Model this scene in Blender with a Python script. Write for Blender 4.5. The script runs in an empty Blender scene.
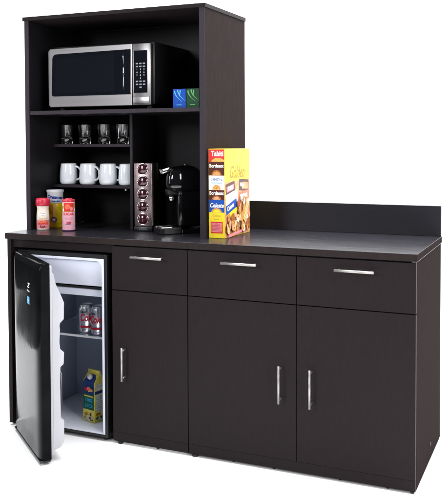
import bpy, bmesh, math, random
from mathutils import Vector, Matrix
random.seed(7)
C = bpy.context.scene.collection
R_ = math.radians

# ------------------------------------------------------------------ materials
def mat(name, col, rough=.5, metal=0., spec=.5, noise=None, bump=0., bscale=200., coat=0., trans=0., ior=1.5, rnoise=0., stretch=(1,1,1)):
    m = bpy.data.materials.new(name); m.use_nodes = True
    nt = m.node_tree; b = nt.nodes['Principled BSDF']
    if name.endswith('_ink') or name.endswith('_sleeve'): spec = .18
    c = (*col, 1)
    b.inputs['Base Color'].default_value = c
    b.inputs['Roughness'].default_value = rough
    b.inputs['Metallic'].default_value = metal
    b.inputs['Specular IOR Level'].default_value = spec
    b.inputs['Coat Weight'].default_value = coat
    b.inputs['Coat Roughness'].default_value = .06
    b.inputs['Transmission Weight'].default_value = trans
    b.inputs['IOR'].default_value = ior
    tc = nt.nodes.new('ShaderNodeTexCoord'); mp = nt.nodes.new('ShaderNodeMapping')
    mp.inputs['Scale'].default_value = stretch
    nt.links.new(tc.outputs['Object'], mp.inputs['Vector'])
    def nz(scale, detail=4):
        n = nt.nodes.new('ShaderNodeTexNoise'); n.inputs['Scale'].default_value = scale
        n.inputs['Detail'].default_value = detail
        nt.links.new(mp.outputs['Vector'], n.inputs['Vector']); return n
    sc, amt = noise if noise else (40., .06)
    n = nz(sc); r = nt.nodes.new('ShaderNodeValToRGB')
    r.color_ramp.elements[0].position = .3; r.color_ramp.elements[1].position = .7
    r.color_ramp.elements[0].color = (*[v*(1-amt) for v in col], 1)
    r.color_ramp.elements[1].color = (*[min(1, v*(1+amt)) for v in col], 1)
    nt.links.new(n.outputs['Fac'], r.inputs['Fac']); nt.links.new(r.outputs['Color'], b.inputs['Base Color'])
    if rnoise:
        n2 = nz(sc*.35, 6); mr = nt.nodes.new('ShaderNodeMapRange')
        mr.inputs['From Min'].default_value = .3; mr.inputs['From Max'].default_value = .7
        mr.inputs['To Min'].default_value = max(0, rough-rnoise); mr.inputs['To Max'].default_value = rough+rnoise
        nt.links.new(n2.outputs['Fac'], mr.inputs['Value']); nt.links.new(mr.outputs['Result'], b.inputs['Roughness'])
    if bump:
        n3 = nz(bscale, 3); bp = nt.nodes.new('ShaderNodeBump'); bp.inputs['Strength'].default_value = bump
        bp.inputs['Distance'].default_value = .001
        nt.links.new(n3.outputs['Fac'], bp.inputs['Height']); nt.links.new(bp.outputs['Normal'], b.inputs['Normal'])
    return m

ESP = (.0148, .0111, .0122)
M = {}
M['espresso'] = mat('espresso_laminate', ESP, .52, spec=.07, noise=(30, .10), stretch=(4, 4, .6), bump=.02, bscale=120, rnoise=.02)
M['espresso_lit'] = mat('espresso_lit_end', (.0255, .0200, .0202), .6, spec=0., noise=(26, .10), stretch=(4, 4, .6), bump=.02, bscale=120)  # same laminate in a lighter colour, light from the right painted in
M['espresso_back_sheen'] = mat('espresso_ledge_sheen', (.0165, .0155, .0200), .42, spec=.15, noise=(30, .08), stretch=(.5, 4, 4))  # reflected light painted in as a bluish base colour
M['espresso_top_sheen'] = mat('espresso_counter_sheen', (.0155, .0150, .0192), .25, spec=.20, noise=(34, .08), stretch=(.5, 4, 4), bump=.012, bscale=60, rnoise=.03)  # blue tint in the base colour stands for the backdrop reflection
M['espresso_shade'] = mat('espresso_shaded', (.0080, .0072, .0085), .40, spec=.14, noise=(30, .10), stretch=(.5, 4, 4), bump=.05, bscale=90)  # same laminate darkened, the hutch's inner shade is in the colour
M['door_liner'] = mat('fridge_door_liner', (.42, .42, .46), .4, noise=(12, .03))
M['edge'] = mat('edge_banding', (.030, .025, .031), .5, spec=.1, noise=(60, .1))
M['strip'] = mat('pale_edge_highlight', (.20, .19, .20), .4, noise=(70, .6))  # pale colour for a painted edge highlight
M['steel'] = mat('brushed_steel', (.38, .365, .35), .45, 1., noise=(60, .06), stretch=(.1, 4, 4), rnoise=.05)
M['steel_front'] = mat('stainless_front', (.33, .315, .32), .34, 1., noise=(90, .03), stretch=(.05, 3, 6), rnoise=.02)
M['chrome'] = mat('chrome', (.85, .85, .87), .07, 1.)
M['black'] = mat('black_plastic', (.006, .006, .0075), .35, spec=.4)
M['black_gloss'] = mat('glossy_black', (.004, .004, .005), .06, spec=.6, coat=.5)
M['black_door'] = mat('glossy_fridge_door', (.004, .0045, .005), .08, spec=.03, noise=(14, .3), bump=.16, bscale=30, rnoise=.05)
M['mw_glass'] = mat('oven_window_glass', (.004, .005, .008), .07, spec=.45)
M['mw_mesh'] = mat('oven_window_screen', (.005, .0055, .009), .14, spec=.3, noise=(600, .5))
M['rubber'] = mat('rubber', (.008, .008, .009), .6)
M['white_plastic'] = mat('white_plastic', (.66, .67, .71), .4, noise=(12, .02))
M['liner'] = mat('fridge_liner', (.62, .65, .74), .4, noise=(6, .03))
M['liner_shade'] = mat('fridge_wall_shaded', (.30, .345, .45), .45, noise=(6, .05))  # white liner with its shadow painted in as grey-blue
M['ceramic'] = mat('white_ceramic', (.76, .79, .84), .12, spec=.5, noise=(15, .02), coat=.4)
M['glass'] = mat('clear_glass', (.98, .99, 1), .015, trans=1., ior=1.6, coat=1.)
M['blue_box'] = mat('blue_carton', (.003, .050, .30), .45, spec=.15, noise=(60, .15))
M['blue_light'] = mat('light_blue_ink', (.07, .38, .78), .3)
M['green_box'] = mat('green_carton', (.003, .040, .014), .45, spec=.15, noise=(60, .2))
M['green_light'] = mat('light_green_ink', (.10, .30, .10), .3)
M['cream'] = mat('cream_sleeve', (.80, .72, .62), .3, noise=(80, .06))
M['red_cap'] = mat('red_cap', (.50, .022, .05), .3)
M['red'] = mat('red_ink', (.62, .03, .03), .35, noise=(90, .12))
M['orange_red'] = mat('orange_red_ink', (.75, .16, .08), .35, noise=(120, .2))
M['navy'] = mat('navy_ink', (.015, .03, .22), .35)
M['blue'] = mat('blue_ink', (.012, .07, .36), .35, noise=(90, .1))
M['yellow'] = mat('yellow_ink', (.84, .66, .03), .35, noise=(60, .05))
M['lemon'] = mat('lemon_ink', (.80, .58, .025), .32, noise=(30, .04))
M['mustard'] = mat('mustard_sleeve', (.62, .44, .01), .22, noise=(50, .2))
M['amber'] = mat('amber_ink', (.42, .16, .01), .3, noise=(60, .3))
M['brown'] = mat('brown_ink', (.075, .018, .012), .35, noise=(90, .2))
M['purple'] = mat('purple_ink', (.06, .02, .09), .35)
M['pink'] = mat('pink_sleeve', (.74, .38, .47), .3, noise=(70, .08))
M['pink_ink'] = mat('pink_ink', (.72, .22, .26), .4, noise=(90, .3))
M['script'] = mat('olive_script_ink', (.30, .20, .02), .4)
M['gold'] = mat('gold_ink', (.62, .38, .10), .3, .3, noise=(70, .2))
M['white'] = mat('white_ink', (.84, .83, .80), .35)
M['grey_ink'] = mat('grey_ink', (.22, .22, .28), .4)
M['biscuit'] = mat('biscuit_ink', (.60, .29, .08), .45, noise=(160, .35))
M['biscuit_pale'] = mat('pale_biscuit_ink', (.76, .50, .24), .45, noise=(160, .2))
M['biscuit_dark'] = mat('dark_biscuit_ink', (.34, .11, .03), .45, noise=(160, .4))
M['peach'] = mat('peach_ink', (.66, .33, .17), .45, noise=(45, .3))
M['can'] = mat('can_aluminium', (.62, .63, .67), .22, 1., noise=(60, .06))
M['can_red'] = mat('can_red_ink', (.42, .015, .04), .3, noise=(60, .1))
M['can_black'] = mat('can_black_ink', (.02, .02, .03), .3)
M['juice_blue'] = mat('juice_blue_ink', (.012, .035, .14), .35, noise=(60, .4))
M['juice_green'] = mat('juice_green_ink', (.008, .085, .045), .35, noise=(70, .3))
M['juice_yellow'] = mat('juice_yellow_ink', (.62, .55, .10), .35, noise=(70, .2))
M['juice_white'] = mat('juice_pale_ink', (.52, .53, .46), .35, noise=(90, .3))
M['rose_metal'] = mat('rose_steel', (.30, .225, .235), .3, .85, noise=(60, .08), rnoise=.06)
M['maroon'] = mat('maroon_capsule_foil', (.045, .006, .012), .12, spec=.6, coat=.6)
M['smoke'] = mat('smoked_tank', (.05, .05, .065), .08, spec=.6, trans=.35)
M['logo_blue'] = mat('cyan_sticker', (.02, .33, .62), .3)
M['button'] = mat('keypad_print', (.20, .21, .24), .4)
M['studio_ground'] = mat('dark_studio_ground', (.03, .03, .032), .7, noise=(3, .2))
M['backdrop'] = mat('white_seamless', (.90, .90, .90), .9, spec=.1, noise=(2, .004))

# ------------------------------------------------------------------ helpers
class B:
    """collects shapes into one mesh with several material slots"""
    def __init__(s, *mats): s.bm = bmesh.new(); s.mats = list(mats)
    def mi(s, m):
        if m is None: return 0
        if m not in s.mats: s.mats.append(m)
        return s.mats.index(m)
    def merge(s, t, m, smooth=False, mx=None):
        if mx is not None: bmesh.ops.transform(t, matrix=mx, verts=t.verts)
        k = s.mi(m); vs = {}
        for v in t.verts: vs[v] = s.bm.verts.new(v.co)
        for f in t.faces:
            try: g = s.bm.faces.new([vs[v] for v in f.verts])
            except ValueError: continue
            g.material_index = k; g.smooth = smooth
        t.free()
    def box(s, x0, x1, y0, y1, z0, z1, m=None, bev=.0012, seg=1, mx=None):
        t = bmesh.new()
        mt = Matrix.Translation(((x0+x1)/2, (y0+y1)/2, (z0+z1)/2)) @ Matrix.Diagonal((x1-x0, y1-y0, z1-z0, 1))
        bmesh.ops.create_cube(t, size=1, matrix=mt)
        if bev: bmesh.ops.bevel(t, geom=t.edges[:], offset=bev, segments=seg, affect='EDGES', profile=.5, clamp_overlap=True)
        s.merge(t, m, seg > 1, mx); return s
    def lathe(s, prof, c=(0, 0, 0), m=None, n=40, axis='z', smooth=True, cap=True):
        t = bmesh.new(); rings = []
        for r, z in prof:
            ring = []
            for i in range(n):
                a = 2*math.pi*i/n
                p = (r*math.cos(a), r*math.sin(a), z)
                if axis == 'y': p = (p[0], -p[2], p[1])
                if axis == 'x': p = (p[2], p[0], p[1])
                ring.append(t.verts.new((p[0]+c[0], p[1]+c[1], p[2]+c[2])))
            rings.append(ring)
        for a, b in zip(rings, rings[1:]):
            for i in range(n): t.faces.new((a[i], a[(i+1) % n], b[(i+1) % n], b[i]))
        if cap:
            t.faces.new(list(reversed(rings[0]))); t.faces.new(rings[-1])
        bmesh.ops.recalc_face_normals(t, faces=t.faces)
        s.merge(t, m, smooth); return s
    def tube(s, pts, r, m=None, n=12, closed=False, sx=1.):
        t = bmesh.new(); P = [Vector(p) for p in pts]; rings = []
        for i, p in enumerate(P):
            d = ((P[(i+1) % len(P)] - P[i-1]) if closed else (P[min(i+1, len(P)-1)] - P[max(i-1, 0)])).normalized()
            up = Vector((0, 0, 1)) if abs(d.z) < .9 else Vector((0, 1, 0))
            a = d.cross(up).normalized(); b = a.cross(d).normalized()
            rings.append([t.verts.new(p + r*(a*math.cos(2*math.pi*k/n)*sx + b*math.sin(2*math.pi*k/n))) for k in range(n)])
        L = list(zip(rings, rings[1:])) + ([(rings[-1], rings[0])] if closed else [])
        for a, b in L:
            for k in range(n): t.faces.new((a[k], a[(k+1) % n], b[(k+1) % n], b[k]))
        if not closed: t.faces.new(list(reversed(rings[0]))); t.faces.new(rings[-1])
        bmesh.ops.recalc_face_normals(t, faces=t.faces)
        s.merge(t, m, True); return s
    def prism(s, poly, lo, hi, axes='yz', m=None, bev=.002, seg=2, smooth=False, mx=None):
        """polygon in the plane of the two axes, extruded along the third from lo to hi"""
        t = bmesh.new()
        def P(a, b, c):
            return {'yz': (c, a, b), 'xz': (a, c, b), 'xy': (a, b, c)}[axes]
        A = [t.verts.new(P(a, b, lo)) for a, b in poly]; D = [t.verts.new(P(a, b, hi)) for a, b in poly]
        f1 = t.faces.new(A); f2 = t.faces.new(list(reversed(D)))
        n = len(poly)
        for i in range(n): t.faces.new((A[(i+1) % n], A[i], D[i], D[(i+1) % n]))
        bmesh.ops.recalc_face_normals(t, faces=t.faces)
        if bev:
            es = [e for e in t.edges if e.calc_face_angle(0) > R_(50)]
            bmesh.ops.bevel(t, geom=es, offset=bev, segments=seg, affect='EDGES', profile=.5, clamp_overlap=True)
        s.merge(t, m, smooth, mx); return s
    def poly(s, pts, m):
        try: f = s.bm.faces.new([s.bm.verts.new(p) for p in pts]); f.material_index = s.mi(m)
        except ValueError: pass
        return s
    def ends(s, m):
        k = s.mi(m)
        for f in s.bm.faces:
            f.normal_update()
            if abs(f.normal.z) < .6: f.material_index = k
        return s
    def obj(s, name, parent=None, off=(0, 0, 0), label=None, autos=False):
        me = bpy.data.meshes.new(name)
        if any(off): bmesh.ops.translate(s.bm, verts=s.bm.verts, vec=[-v for v in off])
        s.bm.to_mesh(me); s.bm.free()
        for k in s.mats: me.materials.append(M[k])
        o = bpy.data.objects.new(name, me); C.objects.link(o)
        if parent: o.parent = parent
        if label: o['label'] = label
        return o

def tag(o, label, cat, group=None):
    o['label'] = label; o['category'] = cat
    if group: o['group'] = group
    return o
def thing(name, label, cat, loc=(0, 0, 0), rz=0, group=None):
    o = bpy.data.objects.new(name, None); C.objects.link(o); o.empty_display_size = .05
    o.location = loc; o.rotation_euler = (0, 0, rz)
    return tag(o, label, cat, group)
def copy_tree(o, parent=None):
    c = o.copy(); C.objects.link(c)
    if parent: c.parent = parent
    for ch in list(o.children): copy_tree(ch, c)
    return c

def flat(O, u, v, n):
    O, u, v, n = map(Vector, (O, u, v, n))
    return lambda x, y, h=0: O + u*x + v*y + n*h
def cyl(cx, cy, r, a0, z0):
    def wrap(x, y, h=0):
        rr = r(z0+y) if callable(r) else r
        a = a0 + x/rr
        return Vector((cx+(rr+h)*math.cos(a), cy+(rr+h)*math.sin(a), z0+y))
    return wrap
def text_into(b, body, size, frame, x, y, m, h=.0006, shear=0, width=None, rot=0, bold=0.):
    cu = bpy.data.curves.new('t', 'FONT'); cu.body = body; cu.size = size; cu.shear = shear
    cu.align_x = 'CENTER'; cu.align_y = 'CENTER'; cu.resolution_u = 3; cu.offset = bold
    o = bpy.data.objects.new('t', cu); C.objects.link(o)
    bpy.context.view_layer.update()
    me = bpy.data.meshes.new_from_object(o.evaluated_get(bpy.context.evaluated_depsgraph_get()))
    xs = [v.co.x for v in me.vertices] or [0, 1]
    sx = width/(max(xs)-min(xs)) if width else 1
    k = b.mi(m); c, s = math.cos(rot), math.sin(rot)
    t = bmesh.new(); t.from_mesh(me); bmesh.ops.triangulate(t, faces=t.faces)
    if frame.__name__ == 'wrap':
        for _ in range(4):
            es = [e for e in t.edges if abs(e.verts[0].co.x-e.verts[1].co.x)*sx > .003]
            if not es: break
            bmesh.ops.subdivide_edges(t, edges=es, cuts=1); bmesh.ops.triangulate(t, faces=t.faces)
    V = {v: b.bm.verts.new(frame(x + c*v.co.x*sx - s*v.co.y, y + s*v.co.x*sx + c*v.co.y, h)) for v in t.verts}
    for p in t.faces:
        try: f = b.bm.faces.new([V[v] for v in p.verts]); f.material_index = k
        except ValueError: pass
    t.free()
    bpy.data.objects.remove(o); bpy.data.curves.remove(cu); bpy.data.meshes.remove(me)
def patch(b, frame, x0, x1, y0, y1, m, h=.0003, nx=1):
    for i in range(nx):
        a = x0+(x1-x0)*i/nx; c = x0+(x1-x0)*(i+1)/nx
        b.poly([frame(a, y0, h), frame(c, y0, h), frame(c, y1, h), frame(a, y1, h)], m)
def disc(b, frame, x, y, rx, ry, m, h=.0004, n=20, a0=0, a1=2*math.pi, rot=0):
    c, s = math.cos(rot), math.sin(rot)
    full = a1-a0 > 6.2; nr = 4 if frame.__name__ == 'wrap' else 1
    def P(q, i):
        a = a0+(a1-a0)*i/(n if full else n-1)
        px, py = q*rx*math.cos(a), q*ry*math.sin(a)
        return frame(x+c*px-s*py, y+s*px+c*py, h)
    if nr == 1: b.poly([P(1, i) for i in range(n)], m); return
    for k in range(nr):
        q0, q1 = k/nr, (k+1)/nr
        for i in range(n if full else n-1):
            b.poly(([P(q0, i)] if k == 0 else [P(q0, i+1), P(q0, i)]) + [P(q1, i), P(q1, i+1)], m)
def quad(b, frame, pts, m, h=.0004):
    b.poly([frame(x, y, h) for x, y in pts], m)

# ------------------------------------------------------------------ setting: seamless white sweep
b = B('backdrop'); prof = [(-7., 0.), (1.5, 0.)]
for i in range(1, 13):
    a = math.pi/2*i/12; prof.append((1.5+.9*math.sin(a), .9-.9*math.cos(a)))
prof.append((2.4, 5.2))
X1 = 6.0
prof[0:1] = [(-7., 0.), (.45, 0.), (.9, 0.)]
def xl(y): return -1.05 if y < .5 else (-1.7 if y < 1. else -3.4)
for (y0, z0), (y1, z1) in zip(prof, prof[1:]):
    b.poly([(xl(y0), y0, z0), (X1, y0, z0), (X1, y1, z1), (xl(y1), y1, z1)], 'backdrop')
bmesh.ops.remove_doubles(b.bm, verts=b.bm.verts, dist=1e-4)
for f in b.bm.faces: f.smooth = True
g_ = B('studio_ground').poly([(-12, -12, -.02), (12, -12, -.02), (12, 12, -.02), (-12, 12, -.02)], 'studio_ground').obj('ground'); g_['kind'] = 'structure'
fl = b.obj('floor'); fl['kind'] = 'structure'

# ------------------------------------------------------------------ base cabinets
W, WL, D, H = 1.92, .958, .603, .914
ZB, ZT, ZG, ZK = .011, .884, .686, .052      # carcass bottom, carcass top, drawer/door gap, toe board top
def foot(x, y, root, off, r=.009):
    B('rubber').lathe([(r*.85, 0), (r*.85, .006), (r*.55, .007), (r*.55, ZB+.001)], (x, y, 0), n=16).obj('foot', root, off)
def drawer(x0, x1, hx0, hx1, root, off):
    d = B('espresso').box(x0, x1, 0, .018, ZG+.002, ZT-.004, bev=.0005).obj('drawer_front', root, off)
    hb = B('steel').tube([(hx0, -.032, .839), (hx1, -.032, .839)], .0055)
    for x in (hx0+.014, hx1-.014): hb.tube([(x, -.030, .839), (x, .001, .839)], .004)
    hb.obj('handle', d, off)
def cdoor(x0, x1, hx, z0, z1, root, off):
    d = B('espresso').box(x0, x1, 0, .018, ZK+.0004, ZG-.002, bev=.0005).obj('door', root, off)
    hb = B('steel').tube([(hx, -.032, z0), (hx, -.032, z1)], .0052)
    for z in (z0+.014, z1-.014): hb.tube([(hx, -.030, z), (hx, .001, z)], .004)
    hb.obj('handle', d, off)

off = (WL/2, D/2, 0)
t = thing('base_cabinet', 'dark espresso base cabinet with the open fridge bay and one narrow door', 'cabinet', off)
B('espresso_top_sheen').box(-.004, WL-.0004, -.003, D, H-.028, H, bev=.0006).ends('espresso_lit').obj('countertop', t, off)
B('espresso').box(.004, .026, .004, D-.004, ZB, H-.0285, bev=.001).obj('side_panel', t, off)
B('espresso').box(WL-.020, WL-.0022, .0195, D-.004, ZB, H-.0285, bev=.001).obj('side_panel', t, off)
B('espresso').box(.583, .601, .0195, D-.011, ZB, H-.0285, bev=.001).obj('partition', t, off)
B('black').box(.6012, WL-.0202, .0195, .0215, .03, H-.0286, bev=0).obj('leak_board', t, off)  # unseen black board added to stop light leaking through the front gaps
B('espresso').box(.0262, .5828, .020, .036, .846, H-.0285, bev=.001).obj('top_rail', t, off)
B('espresso_shade').box(.0262, .5828, D-.0105, D-.0042, .03, H-.0287, bev=0).obj('back_panel', t, off)
B('espresso').box(.584, WL-.002, .0008, .018, ZB, ZK-.0004, bev=.0003).obj('toe_board', t, off)
drawer(.584, WL-.002, .697, .849, t, off)
cdoor(.584, WL-.002, .650, .292, .440, t, off)
for x, y, r in ((.013, .03, .007), (.615, .012, .014), (.80, .02, .007), (WL-.03, .5, .01), (.03, .56, .01)): foot(x, y, t, off, r)

off = ((WL+W)/2, D/2, 0)
t = thing('base_cabinet', 'dark espresso base cabinet with two drawers above two wide doors and a raised back ledge', 'cabinet', off)
B('espresso_top_sheen').box(WL+.0004, W+.004, -.003, D, H-.028, H, bev=.0006).ends('espresso_lit').obj('countertop', t, off)
B('espresso_back_sheen').box(.977, W+.002, D-.018, D, H+.0003, H+.136, bev=.001).obj('backsplash', t, off)
B('espresso').box(WL+.0022, WL+.020, .0195, D-.004, ZB, H-.0285, bev=.001).obj('side_panel', t, off)
B('espresso_lit').box(W-.018, W, .0195, D-.004, ZB, H-.031, bev=.001).obj('side_panel', t, off)
B('strip').box(W-.0165, W+.0018, -.0008, D-.006, H-.0305, H-.0285, bev=0).box(W-.0011, W+.0003, -.0004, .0186, .885, .8852, bev=0).obj('edge_highlight', t, off)  # pale strip stands in for light caught along the slab's lower edge
B('espresso').box(WL+.02, W-.02, D-.0105, D-.0042, .03, H-.0287, bev=0).obj('back_panel', t, off)
B('espresso').box(WL+.002, W-.0012, .0008, .018, ZB, ZK-.0004, bev=.0003).obj('toe_board', t, off)
B('edge').lathe([(.009, 0), (.009, .0018), (.007, .0025)], (W, .33, .075), axis='x', n=20).obj('screw_cap', t, off)
MX = 1.4455
B('black').box(WL+.0202, W-.0182, .0195, .0215, .03, H-.0286, bev=0).obj('leak_board', t, off)  # black board added behind the fronts, blocks light leaks at the gaps
drawer(WL+.002, MX-.0015, 1.127, 1.284, t, off); drawer(MX+.0015, W-.0012, 1.610, 1.766, t, off)
cdoor(WL+.002, MX-.0015, 1.380, .288, .440, t, off); cdoor(MX+.0015, W-.0012, 1.510, .284, .438, t, off)
for x, y, r in ((.985, .012, .016), (1.16, .02, .006), (1.34, .02, .006), (1.62, .02, .006), (1.81, .02, .007), (1.905, .014, .009), (W-.02, .57, .009)): foot(x, y, t, off, r)

# ------------------------------------------------------------------ hutch
HT, YH, HX = 1.945, .15, .973
off = (HX/2, .38, H)
t = thing('hutch', 'tall open dark espresso hutch with shelves standing on the left countertop', 'hutch', off)
Z0 = H+.0004
B('espresso').box(-.006, HX+.005, YH-.006, D, HT-.018, HT, bev=.001).obj('top_panel', t, off)
B('espresso_shade', 'edge').box(.002, .026, YH+.0012, D-.001, Z0, HT-.0182, bev=.0008).box(.002, .026, YH-.001, YH+.0009, Z0, HT-.0182, 'edge', bev=.0004).obj('side_panel', t, off)
B('espresso_lit', 'edge').box(HX-.027, HX, YH+.0012, D-.001, Z0, HT-.0182, bev=.0008).box(HX-.027, HX, YH-.001, YH+.0009, Z0, HT-.0182, 'edge', bev=.0004).obj('side_panel', t, off)
B('espresso_shade').box(.0262, HX-.0272, D-.008, D-.002, H+.00003, HT-.0184, bev=0).obj('back_panel', t, off)
B('espresso_shade', 'edge').box(.0264, HX-.0274, YH+.006, D-.0085, 1.473, 1.4905, bev=.0006).box(.0264, HX-.0274, YH+.003, YH+.0058, 1.473, 1.4905, 'edge', bev=.0004).obj('shelf', t, off)
B('espresso_shade', 'edge').box(.480, .494, .333, D-.0085, Z0, 1.4728, bev=.0006).box(.480, .494, .330, .3328, Z0, 1.4728, 'edge', bev=.0004).obj('divider', t, off)
B('espresso_shade', 'edge').box(.0264, .4797, .341, D-.0085, 1.316, 1.330, bev=.0006).box(.0264, .4797, .338, .3408, 1.316, 1.330, 'edge', bev=.0004).obj('small_shelf', t, off)
B('espresso_shade', 'edge').box(.0264, .4797, .341, D-.0085, 1.112, 1.126, bev=.0006).box(.0264, .4797, .338, .3408, 1.112, 1.126, 'edge', bev=.0004).obj('small_shelf', t, off)
B('white_plastic').lathe([(.004, 0), (.004, .006), (.002, .008)], (.440, .350, 1.105), axis='x', n=12).obj('shelf_pin', t, off)

# ------------------------------------------------------------------ microwave (local: x 0..w to the right, y 0 front)
t = thing('microwave', 'stainless steel and black microwave oven on the wide upper shelf', 'microwave', (.382, .215, 1.491), R_(1.0))
mw, mh, z0 = .565, .288, .018
h = mw/2
B('black').box(-h+.012, h+.010, .014, .37, z0+.004, z0+mh+.006, bev=.004, seg=2).obj('body', t)
hd = .098
# door: steel frame with a window
b = B('steel_front')
b.prism([(-h, z0+.012), (-h+.012, z0), (h-hd-.0015, z0), (h-hd-.0015, z0+mh), (-h+.012, z0+mh-.004), (-h, z0+mh-.016)], -.006, .0135, 'xz', bev=.003, seg=3, smooth=False)
d = b.obj('door', t)
wx0, wx1, wz0, wz1 = -h+.020, h-hd-.006, z0+.053, z0+mh-.026
pts = []
for (cx, cz, a0) in ((wx1-.006, wz0+.006, -90), (wx1-.004, wz1-.004, 0), (wx0+.03, wz1-.030, 90), (wx0+.012, wz0+.012, 180)):
    r = {-90: .006, 0: .004, 90: .024, 180: .012}[a0]
    for i in range(7):
        a = R_(a0+15*i); pts.append((cx+r*math.cos(a), cz+r*math.sin(a)))
B('mw_glass').prism(pts, -.010, -.0045, 'xz', bev=.001, seg=1).obj('window', d)
B('mw_mesh').prism([(wx0+.022, wz0+.014), (wx1-.085, wz0+.014), (wx1-.085, wz1-.014), (wx0+.022, wz1-.030)], -.0108, -.0102, 'xz', bev=0).obj('window_screen', d)
B('chrome').tube([(wx1-.038, -.0115, wz0+.022), (wx1-.036, -.013, (wz0+wz1)/2), (wx1-.038, -.0115, wz1-.014)], .0016, n=8).obj('window_glint', d)  # chrome bar stands in for the upright reflection near the window edge
# control panel
c0 = h-hd+.0015
p = B('steel_front').box(c0, h, -.006, .0135, z0, z0+mh, bev=.004, seg=2).obj('control_panel', t)
B('mw_glass').box(c0+.009, h-.016, -.0085, -.0055, z0+.058, z0+mh-.034, bev=.001).obj('keypad', p)
k = B('button'); fr = flat((c0+.009, -.0085, z0+.058), (1, 0, 0), (0, 0, 1), (0, -1, 0))
kw, kh = (h-.016)-(c0+.009), mh-.092
for r in range(9):
    for c in range(3):
        x = kw*(.24+.26*c); y = kh*(.13+.070*r)
        if r == 0 and c != 1: continue
        if 3 <= r <= 6:
            ch = '123456789 0 '[(6-r)*3+c]
            if ch != ' ': text_into(k, ch, .010, fr, x, y, 'white', h=.0004)
        else: patch(k, fr, x-.006, x+.006, y-.003, y+.003, 'button', h=.0004)
k.obj('buttons', p)
B('steel_front').box(c0+.004, h-.006, -.0095, -.0055, z0+.008, z0+.040, bev=.002, seg=2).obj('open_button', p)
for x in (-h+.05, h-.03):
    for y in (.04, .33): B('rubber').lathe([(.012, 0), (.014, z0+.005)], (x, y, 0), n=16).obj('foot', t)

# ------------------------------------------------------------------ two small cartons beside it
def sbox(label, base, ink, x):
    t = thing('tea_box', label, 'box', (x, .165, 1.4908), R_(2), 'small tea boxes on the upper shelf')
    B(base).box(-.0315, .0315, 0, .09, 0, .084, bev=.0008).obj('carton', t)
    k = B(ink); f = flat((0, 0, 0), (1, 0, 0), (0, 0, 1), (0, -1, 0))
    for j, (dx, hh) in enumerate(((0, .0004), (.014, .0007))):      # curved leaf strokes
        L = []
        for i in range(9):
            u = i/8; L.append((-.026+dx*1.1+.036*u*u+.004*u, .075-.048*u+(.004*j)))
        for (ax, ay), (bx, by), i in zip(L, L[1:], range(8)):
            w0 = .0055*(1-i/9); w1 = .0055*(1-(i+1)/9)
            quad(k, f, [(ax, ay), (bx, by), (bx+w1, by+w1*.4), (ax+w0, ay+w0*.4)], ink, hh)
    quad(k, f, [(.002, .078), (.008, .078), (.004, .058), (.000, .050)], ink, .0005)
    patch(k, f, -.014, .012, .012, .0145, ink, .0004)
    k.obj('print', t)
sbox('small blue tea box with pale leaf print beside the microwave', 'blue_box', 'blue_light', .838)
sbox('small green tea box with pale leaf print against the hutch side', 'green_box', 'green_light', .905)

# ------------------------------------------------------------------ glasses and mugs
g = B('glass').lathe([(.0, .0), (.026, .0), (.0285, .002), (.0295, .030), (.034, .096), (.0343, .098), (.0335, .098), (.0325, .096), (.0280, .040), (.023, .031), (.0, .029)], n=48, cap=False).obj('glass')
ord_ = ['leftmost', 'second from left', 'third from left', 'rightmost']
for i, x in enumerate((.076, .186, .300, .408)):
    o = g if i == 0 else g.copy()
    if i: C.objects.link(o)
    o.location = (x, .385, 1.3303); o.rotation_euler.z = i*.3
    tag(o, f'clear glass tumbler on upper small shelf, {ord_[i]} of four', 'glass', 'glass tumblers in a row')
def make_mug():
    t = thing('mug', '', 'mug')
    b = B('ceramic')
    b.lathe([(0, 0), (.034, 0), (.040, .003), (.0445, .014), (.0450, .035), (.043, .070), (.0395, .098), (.0385, .1045), (.037, .1055), (.036, .1035), (.0365, .098), (.0395, .07), (.041, .035), (.038, .012), (0, .008)], n=48, cap=False)
    b.obj('cup', t)
    pts = []
    for i in range(13):
        a = R_(100 - 200*i/12)
        pts.append((.040+.030*math.cos(a)*1.0 + (.002 if i > 6 else 0), 0, .056+.034*math.sin(a)))
    B('ceramic').tube(pts, .0055, sx=1.3).obj('handle', t)
    return t
mug0 = make_mug(); ms = [mug0]+[copy_tree(mug0) for _ in range(3)]
for i, (m_, x) in enumerate(zip(ms, (.081, .200, .318, .431))):
    m_.location = (x, .388, 1.1263); m_.rotation_euler.z = R_((10, -3, 16, 112)[i])
    tag(m_, ['white ceramic mug at the left end of the mug row', 'second white ceramic mug from the left on lower small shelf',
             'third white ceramic mug from the left, its handle fully in view', 'white ceramic mug half hidden behind the upright divider'][i], 'mug', 'white mugs on the lower small shelf')

# ------------------------------------------------------------------ three canisters
A0 = R_(-56)
x, y = .077, .180
t = thing('creamer_bottle', 'small cream bottle with red cap, front left on the counter', 'bottle', (x, y, H+.0004)); t.scale = (.89, .89, .88)
B('cream').lathe([(.031, 0), (.0335, .002), (.034, .03), (.034, .075), (.032, .10), (.030, .112), (.0325, .128), (.0325, .132)], n=48).obj('bottle_body', t)
B('red_cap').lathe([(.037, .1325), (.0385, .135), (.0385, .160), (.036, .170), (.030, .1745)], n=60).obj('cap', t)
k = B('red'); rr = lambda z: .034 if z < .078 else .034-.002*(z-.075)/.025
f = cyl(0, 0, rr, A0, 0)
patch(k, f, -.040, .040, .008, .054, 'pink_ink', .0003, 10)
for i in range(4):
    disc(k, f, -.018+.012*i, .040+.004*(i % 2), .009, .008, 'orange_red', .0005)
text_into(k, 'CREAMER', .014, f, 0, .034, 'red', .0008, bold=.0004, rot=.06)
text_into(k, 'Rich', .018, f, 0, .018, 'brown', .0008, bold=.0006)
text_into(k, 'Original', .016, f, 0, .062, 'gold', .0006, shear=.3)
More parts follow.
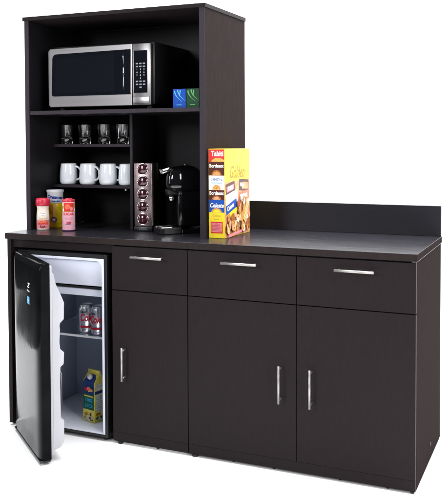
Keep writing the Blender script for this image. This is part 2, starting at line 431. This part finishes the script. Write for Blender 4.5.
patch(k, f, -.012, .012, .078, .098, 'white', .0003, 5)
text_into(k, 'Coffee', .010, f, 0, .092, 'grey_ink', .0006); text_into(k, 'mate', .010, f, 0, .082, 'grey_ink', .0006)
k.obj('label_print', t)

x, y = .072, .285
t = thing('creamer_canister', 'tall yellow canister with white lid lettered in blue, middle of three', 'canister', (x, y, H+.0004)); t.scale = (.89, .89, .89)
B('mustard').lathe([(.040, 0), (.042, .002), (.042, .135), (.041, .137)], n=60).obj('canister_body', t)
B('white_plastic').lathe([(.0425, .1375), (.0435, .139), (.0445, .196), (.0475, .200), (.0475, .209), (.045, .2115), (.042, .2115), (.0415, .207)], n=60).obj('lid', t)
k = B('navy'); f = cyl(0, 0, .042, A0, 0)
patch(k, f, -.040, -.012, .004, .132, 'amber', .0003, 6)
patch(k, f, -.012, .004, .050, .132, 'gold', .0004, 4)
disc(k, f, -.006, .046, .016, .016, 'purple', .0006); disc(k, f, -.006, .046, .010, .010, 'grey_ink', .0008)
text_into(k, '15', .012, f, -.006, .046, 'white', .0010)
text_into(k, 'SMOOTH', .010, f, .022, .022, 'amber', .0006)
f2 = cyl(0, 0, .0445, A0, .139)
text_into(k, 'Creamer', .027, f2, 0, .032, 'navy', .0008, shear=.25, bold=.0012, rot=-.08)
text_into(k, 'non dairy', .013, f2, .008, .010, 'blue', .0008, shear=.25, bold=.0006)
patch(k, f2, -.040, -.030, .004, .022, 'navy', .0005, 3)
k.obj('label_print', t)

x, y = .228, .180
t = thing('sugar_canister', 'small pink and red canister nearest the mugs, right of three', 'canister', (x, y, H+.0004)); t.scale = (.89, .89, .91)
B('pink').lathe([(.031, 0), (.0335, .003), (.0340, .006), (.0340, .150), (.033, .153)], n=48).lathe([(.0315, .0005), (.0342, .0032), (.0342, .0065)], (0, 0, 0), 'purple', cap=False).obj('canister_body', t)
B('red_cap').lathe([(.0335, .1532), (.034, .155), (.034, .163), (.031, .167), (.020, .1672), (.018, .171), (.010, .172)], n=48).obj('cap', t)
k = B('red'); f = cyl(0, 0, .034, A0, 0)
patch(k, f, -.052, .052, .101, .149, 'gold', .0003, 18)
patch(k, f, -.026, .030, .104, .148, 'red', .0005, 10)
disc(k, f, -.006, .128, .014, .014, 'orange_red', .0008); disc(k, f, .016, .118, .009, .010, 'pink_ink', .0008)
for a, bb in ((-.034, .140), (.036, .112), (-.030, .112)): disc(k, f, a, bb, .005, .008, 'white', .0008)
text_into(k, 'SUGAR', .019, f, 0, .090, 'red', .0007, bold=.0005)
for i in range(3): patch(k, f, -.022, .022, .070-.005*i, .0715-.005*i, 'pink_ink', .0005, 6)
text_into(k, 'net', .018, f, 0, .046, 'red_cap', .0007, shear=.3, bold=.0008)
patch(k, f, -.016, .012, .036, .038, 'purple', .0005, 4)
k.obj('label_print', t)

# ------------------------------------------------------------------ capsule tower
t = thing('capsule_tower', 'tall narrow rose metal coffee capsule holder with five round dark capsules', 'capsule holder', (.575, .29, H+.0004), R_(9))
w2, th = .0445, .325
B('black').box(-w2-.003, w2+.003, -.004, .098, 0, .022, bev=.003, seg=2).obj('base', t)
B('rose_metal').box(-w2, w2, 0, .020, .022, th, bev=.003, seg=2).obj('front_plate', t)
B('black_gloss').box(-w2, w2, .0205, .094, .0225, th, bev=.004, seg=2).obj('housing', t)
B('steel').box(w2-.004, w2+.0012, .002, .0215, .026, th-.006, bev=.001).obj('side_trim', t)
text_f = flat((0, -.004, .011), (1, 0, 0), (0, 0, 1), (0, -1, 0))
k = B('grey_ink'); text_into(k, 'CAPSULE', .010, text_f, 0, 0, 'grey_ink', .0005); k.obj('lettering', t)
for i in range(5):
    z = .058 + .0595*i
    c = B('maroon').lathe([(.0255, 0), (.0255, .003), (.023, .006), (.014, .0095), (.0, .0105)], (0, 0, z), axis='y', n=40, cap=False).obj('capsule', t)
    B('chrome').tube([((.0268)*math.cos(2*math.pi*j/40), -.003, z+.0268*math.sin(2*math.pi*j/40)) for j in range(40)], .0024, closed=True, n=8).obj('ring', c)

# ------------------------------------------------------------------ coffee machine (local: spout looks along -y)
t = thing('coffee_machine', 'glossy black capsule coffee machine with domed head and chrome lever', 'coffee machine', (.764, .290, H+.0004), R_(-42))
b = B('black_gloss'); b.prism([(-.050, 0), (.050, 0), (.050, .17), (-.050, .17)], 0, .022, 'xy', bev=.006, seg=3, smooth=False)
# base and tray
b.obj('base', t)
tr = B('black').prism([(-.044, -.105), (.044, -.105), (.050, -.085), (.050, -.001), (-.050, -.001), (-.050, -.085)], 0, .030, 'xy', bev=.004, seg=3).obj('drip_tray', t)
gb = B('chrome')
for i in range(9): gb.box(-.040, .040, -.096+.0105*i, -.0915+.0105*i, .0305, .0335, bev=.0008)
gb.box(-.043, -.040, -.098, -.004, .0302, .0338, bev=.0006).box(.040, .043, -.098, -.004, .0302, .0338, bev=.0006).obj('drip_grid', tr)
# column
pr = [(-.012, .0310), (.098, .0310), (.100, .20), (-.012, .20)]
B('black_gloss').prism(pr, -.046, .046, 'yz', bev=.014, seg=5, smooth=True).obj('column', t)
# domed head: a squashed lathe lying across
b = B('black_gloss'); tbm = bmesh.new()
bmesh.ops.create_uvsphere(tbm, u_segments=48, v_segments=32, radius=1)
for v in tbm.verts:
    xx, yy, zz = v.co
    if zz < 0: zz = max(zz, -.95)*.9
    e = .72
    sg = lambda q: math.copysign(abs(q)**e, q)
    v.co = (sg(xx)*.054, .030 + sg(yy)*.088, .232 + sg(zz)*(.084 if zz > 0 else .050))
b.merge(tbm, 'black_gloss', True); b.obj('head', t)
arc = [(0, .030+.090*math.cos(R_(a)), .236+.083*math.sin(R_(a))) for a in range(10, 96, 8)]
B('chrome').tube(arc, .0022, sx=2.4, n=8).obj('head_trim', t)
B('chrome').prism([(-.082, .276), (-.046, .290), (-.032, .304), (-.050, .310), (-.086, .298)], -.020, .020, 'yz', bev=.004, seg=3, smooth=True).obj('lever', t)
sp = B('black').prism([(-.054, .178), (-.012, .178), (-.004, .205), (-.062, .205)], -.018, .018, 'yz', bev=.004, seg=2).obj('spout', t)
B('chrome').lathe([(.009, .150), (.011, .160), (.011, .1795)], (0, -.034, 0), n=24).obj('nozzle', sp)
B('chrome').lathe([(.0165, 0), (.0165, .003), (.012, .006)], (0, .0565, .250), axis='y', n=28).obj('button', t)
# water tank at the rear
tk = B('smoke').prism([(.112, .026), (.168, .026), (.168, .262), (.112, .262)], -.047, .047, 'yz', bev=.010, seg=4, smooth=True).obj('water_tank', t)
B('black').box(-.049, .049, .110, .170, .263, .278, bev=.004, seg=2).obj('tank_lid', tk)
B('steel').box(.0472, .0492, .158, .166, .035, .250, bev=.0006).obj('tank_trim', tk)

# ------------------------------------------------------------------ biscuit box
bw, bd, bh = .078, .285, .325; ZS = 1.21
t = thing('biscuit_box', 'tall yellow carton of assorted biscuits with cookies printed on its wide side', 'carton', (.979, .168, H+.0004), R_(0))
B('lemon').box(0, bw, 0, bd, 0, bh*ZS, bev=.0012).obj('carton', t)
k = B('yellow'); f = flat((0, 0, 0), (1, 0, 0), (0, 0, ZS), (0, -1, 0))
e = .0015
def lab(z0, z1, m): patch(k, f, e, bw-e, z0, z1, m, .0003)
lab(.278, bh-.002, 'red'); text_into(k, 'Tahiti', .026, f, bw/2+.004, .307, 'white', .0009, bold=.0008)
disc(k, f, bw*.6, .2785, .032, .014, 'gold', .0006, a0=0, a1=math.pi)
lab(.228, .278, 'brown'); text_into(k, 'Bordeaux', .0175, f, bw/2, .263, 'white', .0009, bold=.0005)
disc(k, f, bw/2, .2285, .024, .020, 'biscuit_dark', .0006, a0=0, a1=math.pi); disc(k, f, bw/2, .2287, .018, .014, 'biscuit', .0008, a0=0, a1=math.pi)
lab(.176, .228, 'white'); text_into(k, 'LEMON', .0165, f, bw/2, .213, 'blue', .0009, width=.052); patch(k, f, .014, .064, .200, .2025, 'blue_light', .0008)
disc(k, f, bw/2, .1765, .020, .018, 'biscuit', .0006, a0=0, a1=math.pi)
lab(.140, .176, 'brown'); text_into(k, 'Bordeaux', .0175, f, bw/2, .164, 'white', .0009, bold=.0005)
disc(k, f, bw/2, .1402, .022, .016, 'biscuit_dark', .0006, a0=0, a1=math.pi); disc(k, f, bw/2, .1404, .016, .011, 'peach', .0008, a0=0, a1=math.pi)
lab(.094, .140, 'blue'); text_into(k, 'Celeste', .022, f, bw/2, .119, 'white', .0009, shear=.25, bold=.0006)
disc(k, f, bw/2, .0942, .026, .016, 'biscuit', .0006, a0=0, a1=math.pi); disc(k, f, bw/2, .0944, .018, .010, 'yellow', .0008, a0=0, a1=math.pi)
lab(.002, .094, 'yellow'); text_into(k, 'Golden', .013, f, bw/2, .082, 'gold', .0009); text_into(k, 'butter', .010, f, bw/2, .070, 'gold', .0009)
patch(k, f, .010, .068, .018, .060, 'red', .0006); patch(k, f, .014, .064, .022, .056, 'pink_ink', .0008)
for i in range(6): patch(k, f, .018, .060-.006*(i % 2), .026+.005*i, .0275+.005*i, 'red', .0010)
k.obj('end_print', t)
k = B('yellow'); f = flat((bw, 0, 0), (0, 1, 0), (0, 0, ZS), (1, 0, 0))
patch(k, f, e, bd-e, .002, .205, 'peach', .0003)
disc(k, f, .145, .283, .013, .009, 'grey_ink', .0004); disc(k, f, .145, .283, .010, .0065, 'lemon', .0006)
text_into(k, 'Golden', .064, f, .135, .236, 'script', .0006, shear=.35, width=.165, bold=.0006)
patch(k, f, .085, .190, .212, .2135, 'gold', .0005)
hgt = [.0005]
def nh(): hgt[0] += .00004; return hgt[0]
def rect(cx, cy, w, hh, rot, m):
    c, s = math.cos(rot), math.sin(rot)
    quad(k, f, [(cx+c*a-s*b_, cy+s*a+c*b_) for a, b_ in ((-w/2, -hh/2), (w/2, -hh/2), (w/2, hh/2), (-w/2, hh/2))], m, nh())
rect(.060, .178, .100, .046, .12, 'brown'); rect(.060, .180, .080, .020, .12, 'pink_ink'); text_into(k, 'Tahiti', .022, f, .06, .181, 'white', nh(), rot=.12, bold=.0006)
rect(.215, .186, .110, .044, -.05, 'brown'); rect(.228, .184, .070, .026, -.05, 'peach'); text_into(k, 'Milan', .020, f, .19, .188, 'white', nh(), rot=-.05, bold=.0006)
rect(.215, .142, .120, .044, .05, 'orange_red'); rect(.21, .140, .085, .026, .05, 'white'); text_into(k, 'fruit', .018, f, .21, .140, 'red', nh(), bold=.0006)
rect(.075, .142, .130, .046, .14, 'white'); text_into(k, 'Lemon', .020, f, .06, .142, 'gold', nh(), rot=.14)
rect(.072, .112, .120, .034, .22, 'blue'); text_into(k, 'Celeste', .024, f, .062, .111, 'white', nh(), rot=.22, bold=.0008)
rect(.10, .092, .150, .018, .22, 'yellow')
rnd = random.Random(11)
cols = ['biscuit', 'biscuit_pale', 'white', 'biscuit_dark', 'biscuit', 'biscuit_pale', 'peach']
for i in range(80):
    cx = rnd.uniform(.018, bd-.018); cy = rnd.uniform(.016, .098 if cx < .14 else .142); r = rnd.uniform(.010, .017)
    m_ = cols[i % 7]; ro = rnd.uniform(-1, 1); q = rnd.uniform(.55, .95)
    if abs(cx-.072) < .065 and cy > .085: cy -= .05
    r = min(r, cx-.002, bd-.002-cx, cy-.003)
    disc(k, f, cx, cy-.001, r*1.06, r*q*1.08, 'biscuit_dark', nh(), rot=ro)
    disc(k, f, cx, cy, r, r*q, m_, nh(), rot=ro)
    if i % 3 == 0: disc(k, f, cx, cy, r*.35, r*.30, 'red', nh(), rot=ro)
    elif i % 3 == 1:
        for j in (-1, 0, 1):
            rect(cx+j*r*.42*math.cos(ro), cy+j*r*.42*math.sin(ro), r*.12, r*q*1.1, ro, 'biscuit_dark')
rect(.215, .088, .085, .030, 1.05, 'biscuit_pale'); rect(.180, .082, .075, .024, 1.0, 'biscuit')
for j in range(5): rect(.197+.007*j, .060+.0135*j, .030, .0018, -.5, 'biscuit_dark')
rect(.09, .012, .150, .010, .06, 'pink_ink')
k.obj('side_print', t)

# ------------------------------------------------------------------ mini fridge
fx0, fx1, fz0, fz1, fd = .070, .556, .018, .838, .50
off = ((fx0+fx1)/2, .25, 0)
t = thing('mini_fridge', 'black compact fridge with its door standing open inside the cabinet bay', 'fridge', off)
lx0, lx1, lz0, lz1 = .086, .541, .030, .819
b = B('black')
b.box(fx0, lx0-.0005, .0, fd, fz0, fz1).box(lx1+.0005, fx1, .0, fd, fz0, fz1).box(lx0-.0005, lx1+.0005, .0, fd, fz0, lz0-.0005, bev=0).box(lx0-.0005, lx1+.0005, 0, fd, lz1+.0005, fz1, bev=0).box(lx0, lx1, fd-.06, fd, lz0, lz1, bev=0)
b.obj('body', t, off)
wt = .011
b = B('liner')                                                       # white front lip
b.box(lx0, lx0+wt, -.001, .05, lz0, lz1).box(lx1-wt, lx1, -.001, .05, lz0, lz1).box(lx0+wt, lx1-wt, -.001, .05, lz1-wt, lz1).box(lx0+wt, lx1-wt, -.001, .05, lz0, lz0+.006)
# rounded upper right corner of the opening
cs = [(lx1-wt, lz1-wt)] + [(lx1-wt-.03+.03*math.cos(R_(a)), lz1-wt-.03+.03*math.sin(R_(a))) for a in range(90, -1, -10)]
b.prism(cs, 0, .05, 'xz', bev=0)
b.obj('door_frame', t, off)
b = B('liner_shade')
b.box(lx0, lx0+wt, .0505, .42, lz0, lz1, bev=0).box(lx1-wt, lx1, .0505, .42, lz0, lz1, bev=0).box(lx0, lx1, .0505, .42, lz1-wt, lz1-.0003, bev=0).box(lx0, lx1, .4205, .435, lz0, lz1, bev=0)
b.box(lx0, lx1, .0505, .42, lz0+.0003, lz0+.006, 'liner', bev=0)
b.obj('inner_liner', t, off)
fz = B('liner').box(lx0+wt+.002, lx1-wt-.002, .030, .046, .688, .803, bev=.006, seg=3).obj('freezer_door', t, off)
B('black').box(lx0+wt+.03, lx1-wt-.012, .034, .050, .676, .683, bev=.001).obj('door_gap', fz, off)
B('liner').box(lx0+wt+.002, lx1-wt-.002, .034, .34, .640, .672, bev=.004, seg=2).obj('drip_pan', t, off)
sh = B('glass').box(lx0+wt+.002, lx1-wt-.002, .10, .40, .434, .438, bev=0).obj('shelf', t, off)
B('white_plastic').box(lx0+wt+.002, lx1-wt-.002, .094, .0995, .430, .440, bev=.001).obj('shelf_edge', sh, off)
B('black').box(.085, .125, -.030, -.002, .012, .0172, bev=.001).lathe([(.006, .0), (.006, .012)], (.084, -.026, 0), n=12).obj('hinge', t, off)
for x in (.10, .53):
    B('rubber').lathe([(.013, 0), (.013, fz0+.001)], (x, .03, 0), n=16).obj('foot', t, off)
# the door: its own frame at the hinge
dr = B('black_door'); Wd = .472; n = 90; dz0, dz1, dT = .020, .838, .035; bul = .013
t2 = bmesh.new(); prof = []
for i in range(n+1):
    u = i/n; prof.append((Wd*u, -bul*(1-(2*u-1)**12)*1.0 - .0))
cols_ = []
zs = [dz0+.006, dz0+.05, dz1-.02, dz1-.008, dz1-.002]
rows = []
for z, ins in ((dz0, .004), (dz0+.006, 0), (dz1-.030, 0), (dz1-.012, .003), (dz1-.003, .010), (dz1, .018)):
    rows.append([t2.verts.new((x_, y_+ins*(1 if True else 0), z)) for x_, y_ in prof])
for a, c in zip(rows, rows[1:]):
    for i in range(n): t2.faces.new((a[i], a[i+1], c[i+1], c[i]))
back = [[t2.verts.new((x_, dT, z)) for x_ in (0, Wd)] for z in (dz0, dz1)]
t2.faces.new(rows[0][::-1] + [back[0][0], back[0][1]]); t2.faces.new(rows[-1] + [back[1][1], back[1][0]])
t2.faces.new([r[0] for r in rows] + [back[1][0], back[0][0]]); t2.faces.new([r[-1] for r in rows][::-1] + [back[0][1], back[1][1]])
t2.faces.new((back[0][0], back[1][0], back[1][1], back[0][1]))
bmesh.ops.recalc_face_normals(t2, faces=t2.faces)
for f_ in t2.faces: f_.smooth = len(f_.verts) == 4
dr.merge(t2, 'black_door', False)
for f_ in dr.bm.faces: f_.smooth = len(f_.verts) == 4 and abs(f_.calc_center_median().y-dT) > .002
door = dr.obj('door', t)
door.location = (.078-off[0], -.032-off[1], 0); door.rotation_euler = (0, 0, R_(-38))
B('black').box(.004, Wd-.002, -.012, dT-.002, .010, dz0-.0005, bev=.002).obj('kick_trim', door)
B('steel').box(.05, .16, -.0085, -.0045, dz1+.0002, dz1+.0012, bev=0).obj('top_trim', door)
# gasket + inner door panel with racks
B('door_liner').box(.014, Wd-.010, dT+.0003, dT+.012, dz0+.012, dz1-.012, bev=.003, seg=2).obj('gasket', door)
y1 = dT+.0125
side = [(y1, .045), (y1+.034, .055), (y1+.048, .075), (y1+.050, .168), (y1+.036, .176), (y1+.034, .33), (y1+.036, .395), (y1+.050, .405), (y1+.052, .455), (y1+.036, .470),
        (y1+.033, .500), (y1+.036, .555), (y1+.034, .566), (y1+.036, .580), (y1+.052, .595), (y1+.054, .665), (y1+.040, .700), (y1+.020, .745), (y1+.010, .790), (y1, .800)]
B('door_liner').prism([(a, z) for a, z in side], .040, Wd-.022, 'yz', bev=.004, seg=2).obj('inner_panel', door)
B('steel').tube([(Wd-.045, y1+.030, .20), (Wd-.045, y1+.046, .23), (Wd-.045, y1+.046, .36), (Wd-.045, y1+.030, .39)], .0018, n=8).obj('rack_wire', door)
def dy(x_): return -bul*(1-(2*x_/Wd-1)**12)
k = B('white')
def df(x0_, z0_):
    return lambda a, b_, h_=0: Vector((x0_+a, dy(x0_+a)-h_-.0002, z0_+b_))
text_into(k, 'Z', .028, df(.305, .722), 0, .004, 'white', .0004, shear=.3, bold=.001, width=.050)
text_into(k, 'frio', .012, df(.305, .722), .0, -.019, 'white', .0004, bold=.0003, width=.045)
k.obj('logo', door)
k = B('logo_blue'); patch(k, df(.305, .662), -.020, .020, -.016, .016, 'logo_blue', .0004, 4)
text_into(k, 'A+', .016, df(.305, .662), 0, 0, 'white', .0008, bold=.0004)
k.obj('sticker', door)

# ------------------------------------------------------------------ drinks cans and juice carton
def make_can():
    t = thing('drinks_can', '', 'can')
    r = .0335; hh = .124
    B('can').lathe([(.024, 0), (.027, .0), (.031, .006), (r, .012), (r, .106), (.030, .113), (.0275, .1185), (.0285, .1225), (.0275, hh), (.026, .1215), (.0255, .119), (0, .119)], n=48, cap=False).obj('can_body', t)
    k = B('can_red'); f = cyl(0, 0, r, A0, 0)
    text_into(k, 'Coke', .044, f, .002, .068, 'can_red', .0006, shear=.2, bold=.0018, width=.066)
    text_into(k, 'Diet', .016, f, -.016, .094, 'can_black', .0005, bold=.0004)
    patch(k, f, -.030, .030, .024, .034, 'can_red', .0004, 10)
    patch(k, f, -.030, .030, .036, .038, 'can_black', .0004, 10)
    patch(k, f, -.020, .010, .0495, .0515, 'can_black', .0004, 6)
    k.obj('can_print', t)
    return t
cA = make_can(); cA.scale = (1.08,)*3; cB = copy_tree(cA)
cA.location = (.335, .165, .4383); cB.location = (.412, .150, .4383); cB.rotation_euler.z = R_(-25)
tag(cA, 'silver cola can with red script on the fridge shelf, fully in view', 'can', 'cola cans on the fridge shelf')
tag(cB, 'silver cola can half hidden behind the fridge door frame', 'can', 'cola cans on the fridge shelf')

t = thing('juice_carton', 'gable top juice carton in dark blue, green and yellow on the fridge floor', 'carton', (.400, .130, lz0+.0065), R_(-13))
a = .038; cb, ct = .185, .222
b = B('juice_yellow')
b.box(-a, a, -a, a, 0, cb, bev=.001)
b.prism([(-a, cb+.0002), (a, cb+.0002), (.003, ct), (.003, ct+.014), (-.003, ct+.014), (-.003, ct)], -a, a, 'yz', 'juice_yellow', bev=0)
b.obj('carton_body', t)
gx = math.hypot(a-.003, ct-cb); un = Vector((0, -(ct-cb), a-.003)).normalized()
capb = B('white_plastic').lathe([(.012, 0), (.012, .011), (.010, .013)], (0, 0, 0), n=24).obj('cap', t)
capb.location = (-.002, -.0215, .2045); capb.rotation_euler = (math.atan2(ct-cb, a-.003), 0, 0)
k = B('juice_blue'); q = a-.0015
fg = flat((0, -a, cb), (1, 0, 0), (0, (a-.003)/gx, (ct-cb)/gx), (0, -(ct-cb)/gx, (a-.003)/gx))
k.poly([fg(px, py, .0005) for px, py in ((-q, 0), (q, 0), (q*.92, gx*.45), (q*.5, gx*.85), (-q*.5, gx*.85), (-q*.92, gx*.45))], 'juice_blue')
f = flat((0, -a, 0), (1, 0, 0), (0, 0, 1), (0, -1, 0))
patch(k, f, -q, q, .130, cb, 'juice_blue', .0004); patch(k, f, -q, q, .058, .130, 'juice_green', .0004)
patch(k, f, -q*.8, q*.85, .118, .124, 'juice_yellow', .0006)
for dx, dz, m_, rr in ((-.016, .152, 'can_red', .011), (.002, .156, 'orange_red', .013), (.018, .151, 'biscuit', .010), (.003, .147, 'juice_yellow', .007)):
    disc(k, f, dx, dz, rr, rr*.7, m_, .0006+.0001*int(rr*1000))
text_into(k, '100%', .022, f, 0, .102, 'logo_blue', .0007, bold=.0004); text_into(k, 'JUICE', .021, f, 0, .076, 'logo_blue', .0007, bold=.0004)
patch(k, f, -q, q, .044, .058, 'juice_yellow', .0005)
rnd = random.Random(5)
for i in range(16): disc(k, f, rnd.uniform(-.026, .026), rnd.uniform(.010, .042), rnd.uniform(.006, .011), rnd.uniform(.005, .009), ('juice_white', 'juice_yellow', 'brown', 'juice_white', 'amber')[i % 5], .0006+.0001*i, rot=rnd.uniform(-1, 1))
k.obj('front_print', t)
k = B('juice_white'); f = flat((a, 0, 0), (0, 1, 0), (0, 0, 1), (1, 0, 0))
patch(k, f, -q+.006, q, .050, .128, 'juice_white', .0005)
patch(k, f, -q, q, .132, .146, 'juice_blue', .0006); patch(k, f, -q+.004, q, .150, .178, 'juice_white', .0006)
for i in range(7): patch(k, f, -.026, .024-.004*(i % 3), .055+.010*i, .058+.010*i, 'grey_ink', .0008)
for i in range(7): disc(k, f, rnd.uniform(-.024, .024), rnd.uniform(.010, .040), .009, .007, ('juice_white', 'amber', 'juice_green')[i % 3], .0006+.0001*i)
k.obj('side_print', t)

# ------------------------------------------------------------------ camera
cam = bpy.data.cameras.new('camera'); co = bpy.data.objects.new('camera', cam); C.objects.link(co)
yaw, pitch, roll = -0.3992712, -0.0301554, -0.0033932
F = Vector((math.sin(yaw)*math.cos(pitch), math.cos(yaw)*math.cos(pitch), math.sin(pitch)))
Rr = F.cross(Vector((0, 0, 1))).normalized(); Uu = Rr.cross(F)
r2 = math.cos(roll)*Rr+math.sin(roll)*Uu; u2 = -math.sin(roll)*Rr+math.cos(roll)*Uu
mx = Matrix((r2, u2, -F)).transposed().to_4x4(); mx.translation = (2.44642, -2.90716, 1.33460)
co.matrix_world = mx
cam.sensor_fit = 'HORIZONTAL'; cam.sensor_width = 36; cam.lens = 772.277/448*36
cam.shift_x = -(243.945-224)/448; cam.shift_y = (165.999-250)/448
cam.clip_end = 100
bpy.context.scene.camera = co

# ------------------------------------------------------------------ studio lamps
def area(name, loc, target, sx, sy, power, col=(1, 1, 1)):
    l = bpy.data.lights.new(name, 'AREA'); l.shape = 'RECTANGLE'; l.size = sx; l.size_y = sy; l.energy = power; l.color = col
    o = bpy.data.objects.new(name, l); C.objects.link(o); o.location = loc
    o.rotation_euler = (Vector(target)-Vector(loc)).to_track_quat('-Z', 'Y').to_euler(); return o
area('key_softbox', (5.2, -2.4, 2.6), (1.2, .2, .7), 1.8, 2.2, 150, (1, .965, .95))
area('fill_softbox', (-.6, -4.6, 2.6), (.8, .3, .8), .95, 1.5, 130, (.95, .97, 1))
area('highlight_strip', (-3.0, -1.9, 1.9), (.7, .3, 1.1), .35, 2.0, 40)  # added off-frame strip light, gives highlights on glass and gloss
area('top_softbox', (1.4, 0.6, 4.9), (1.4, .9, 0), 6.5, 3.2, 760, (.98, .99, 1))
area('backdrop_lamp', (1.6, .9, 3.6), (1.0, 2.4, 1.2), 6.0, .5, 150)
w = bpy.data.worlds.new('World'); bpy.context.scene.world = w; w.use_nodes = True
bg = w.node_tree.nodes['Background']; bg.inputs['Color'].default_value = (.9, .95, 1, 1); bg.inputs['Strength'].default_value = .06
sc = bpy.context.scene
sc.view_settings.view_transform = 'Standard'; sc.view_settings.look = 'None'; sc.view_settings.exposure = 0; sc.view_settings.gamma = 1
sc.cycles.max_bounces = 10; sc.cycles.transmission_bounces = 8
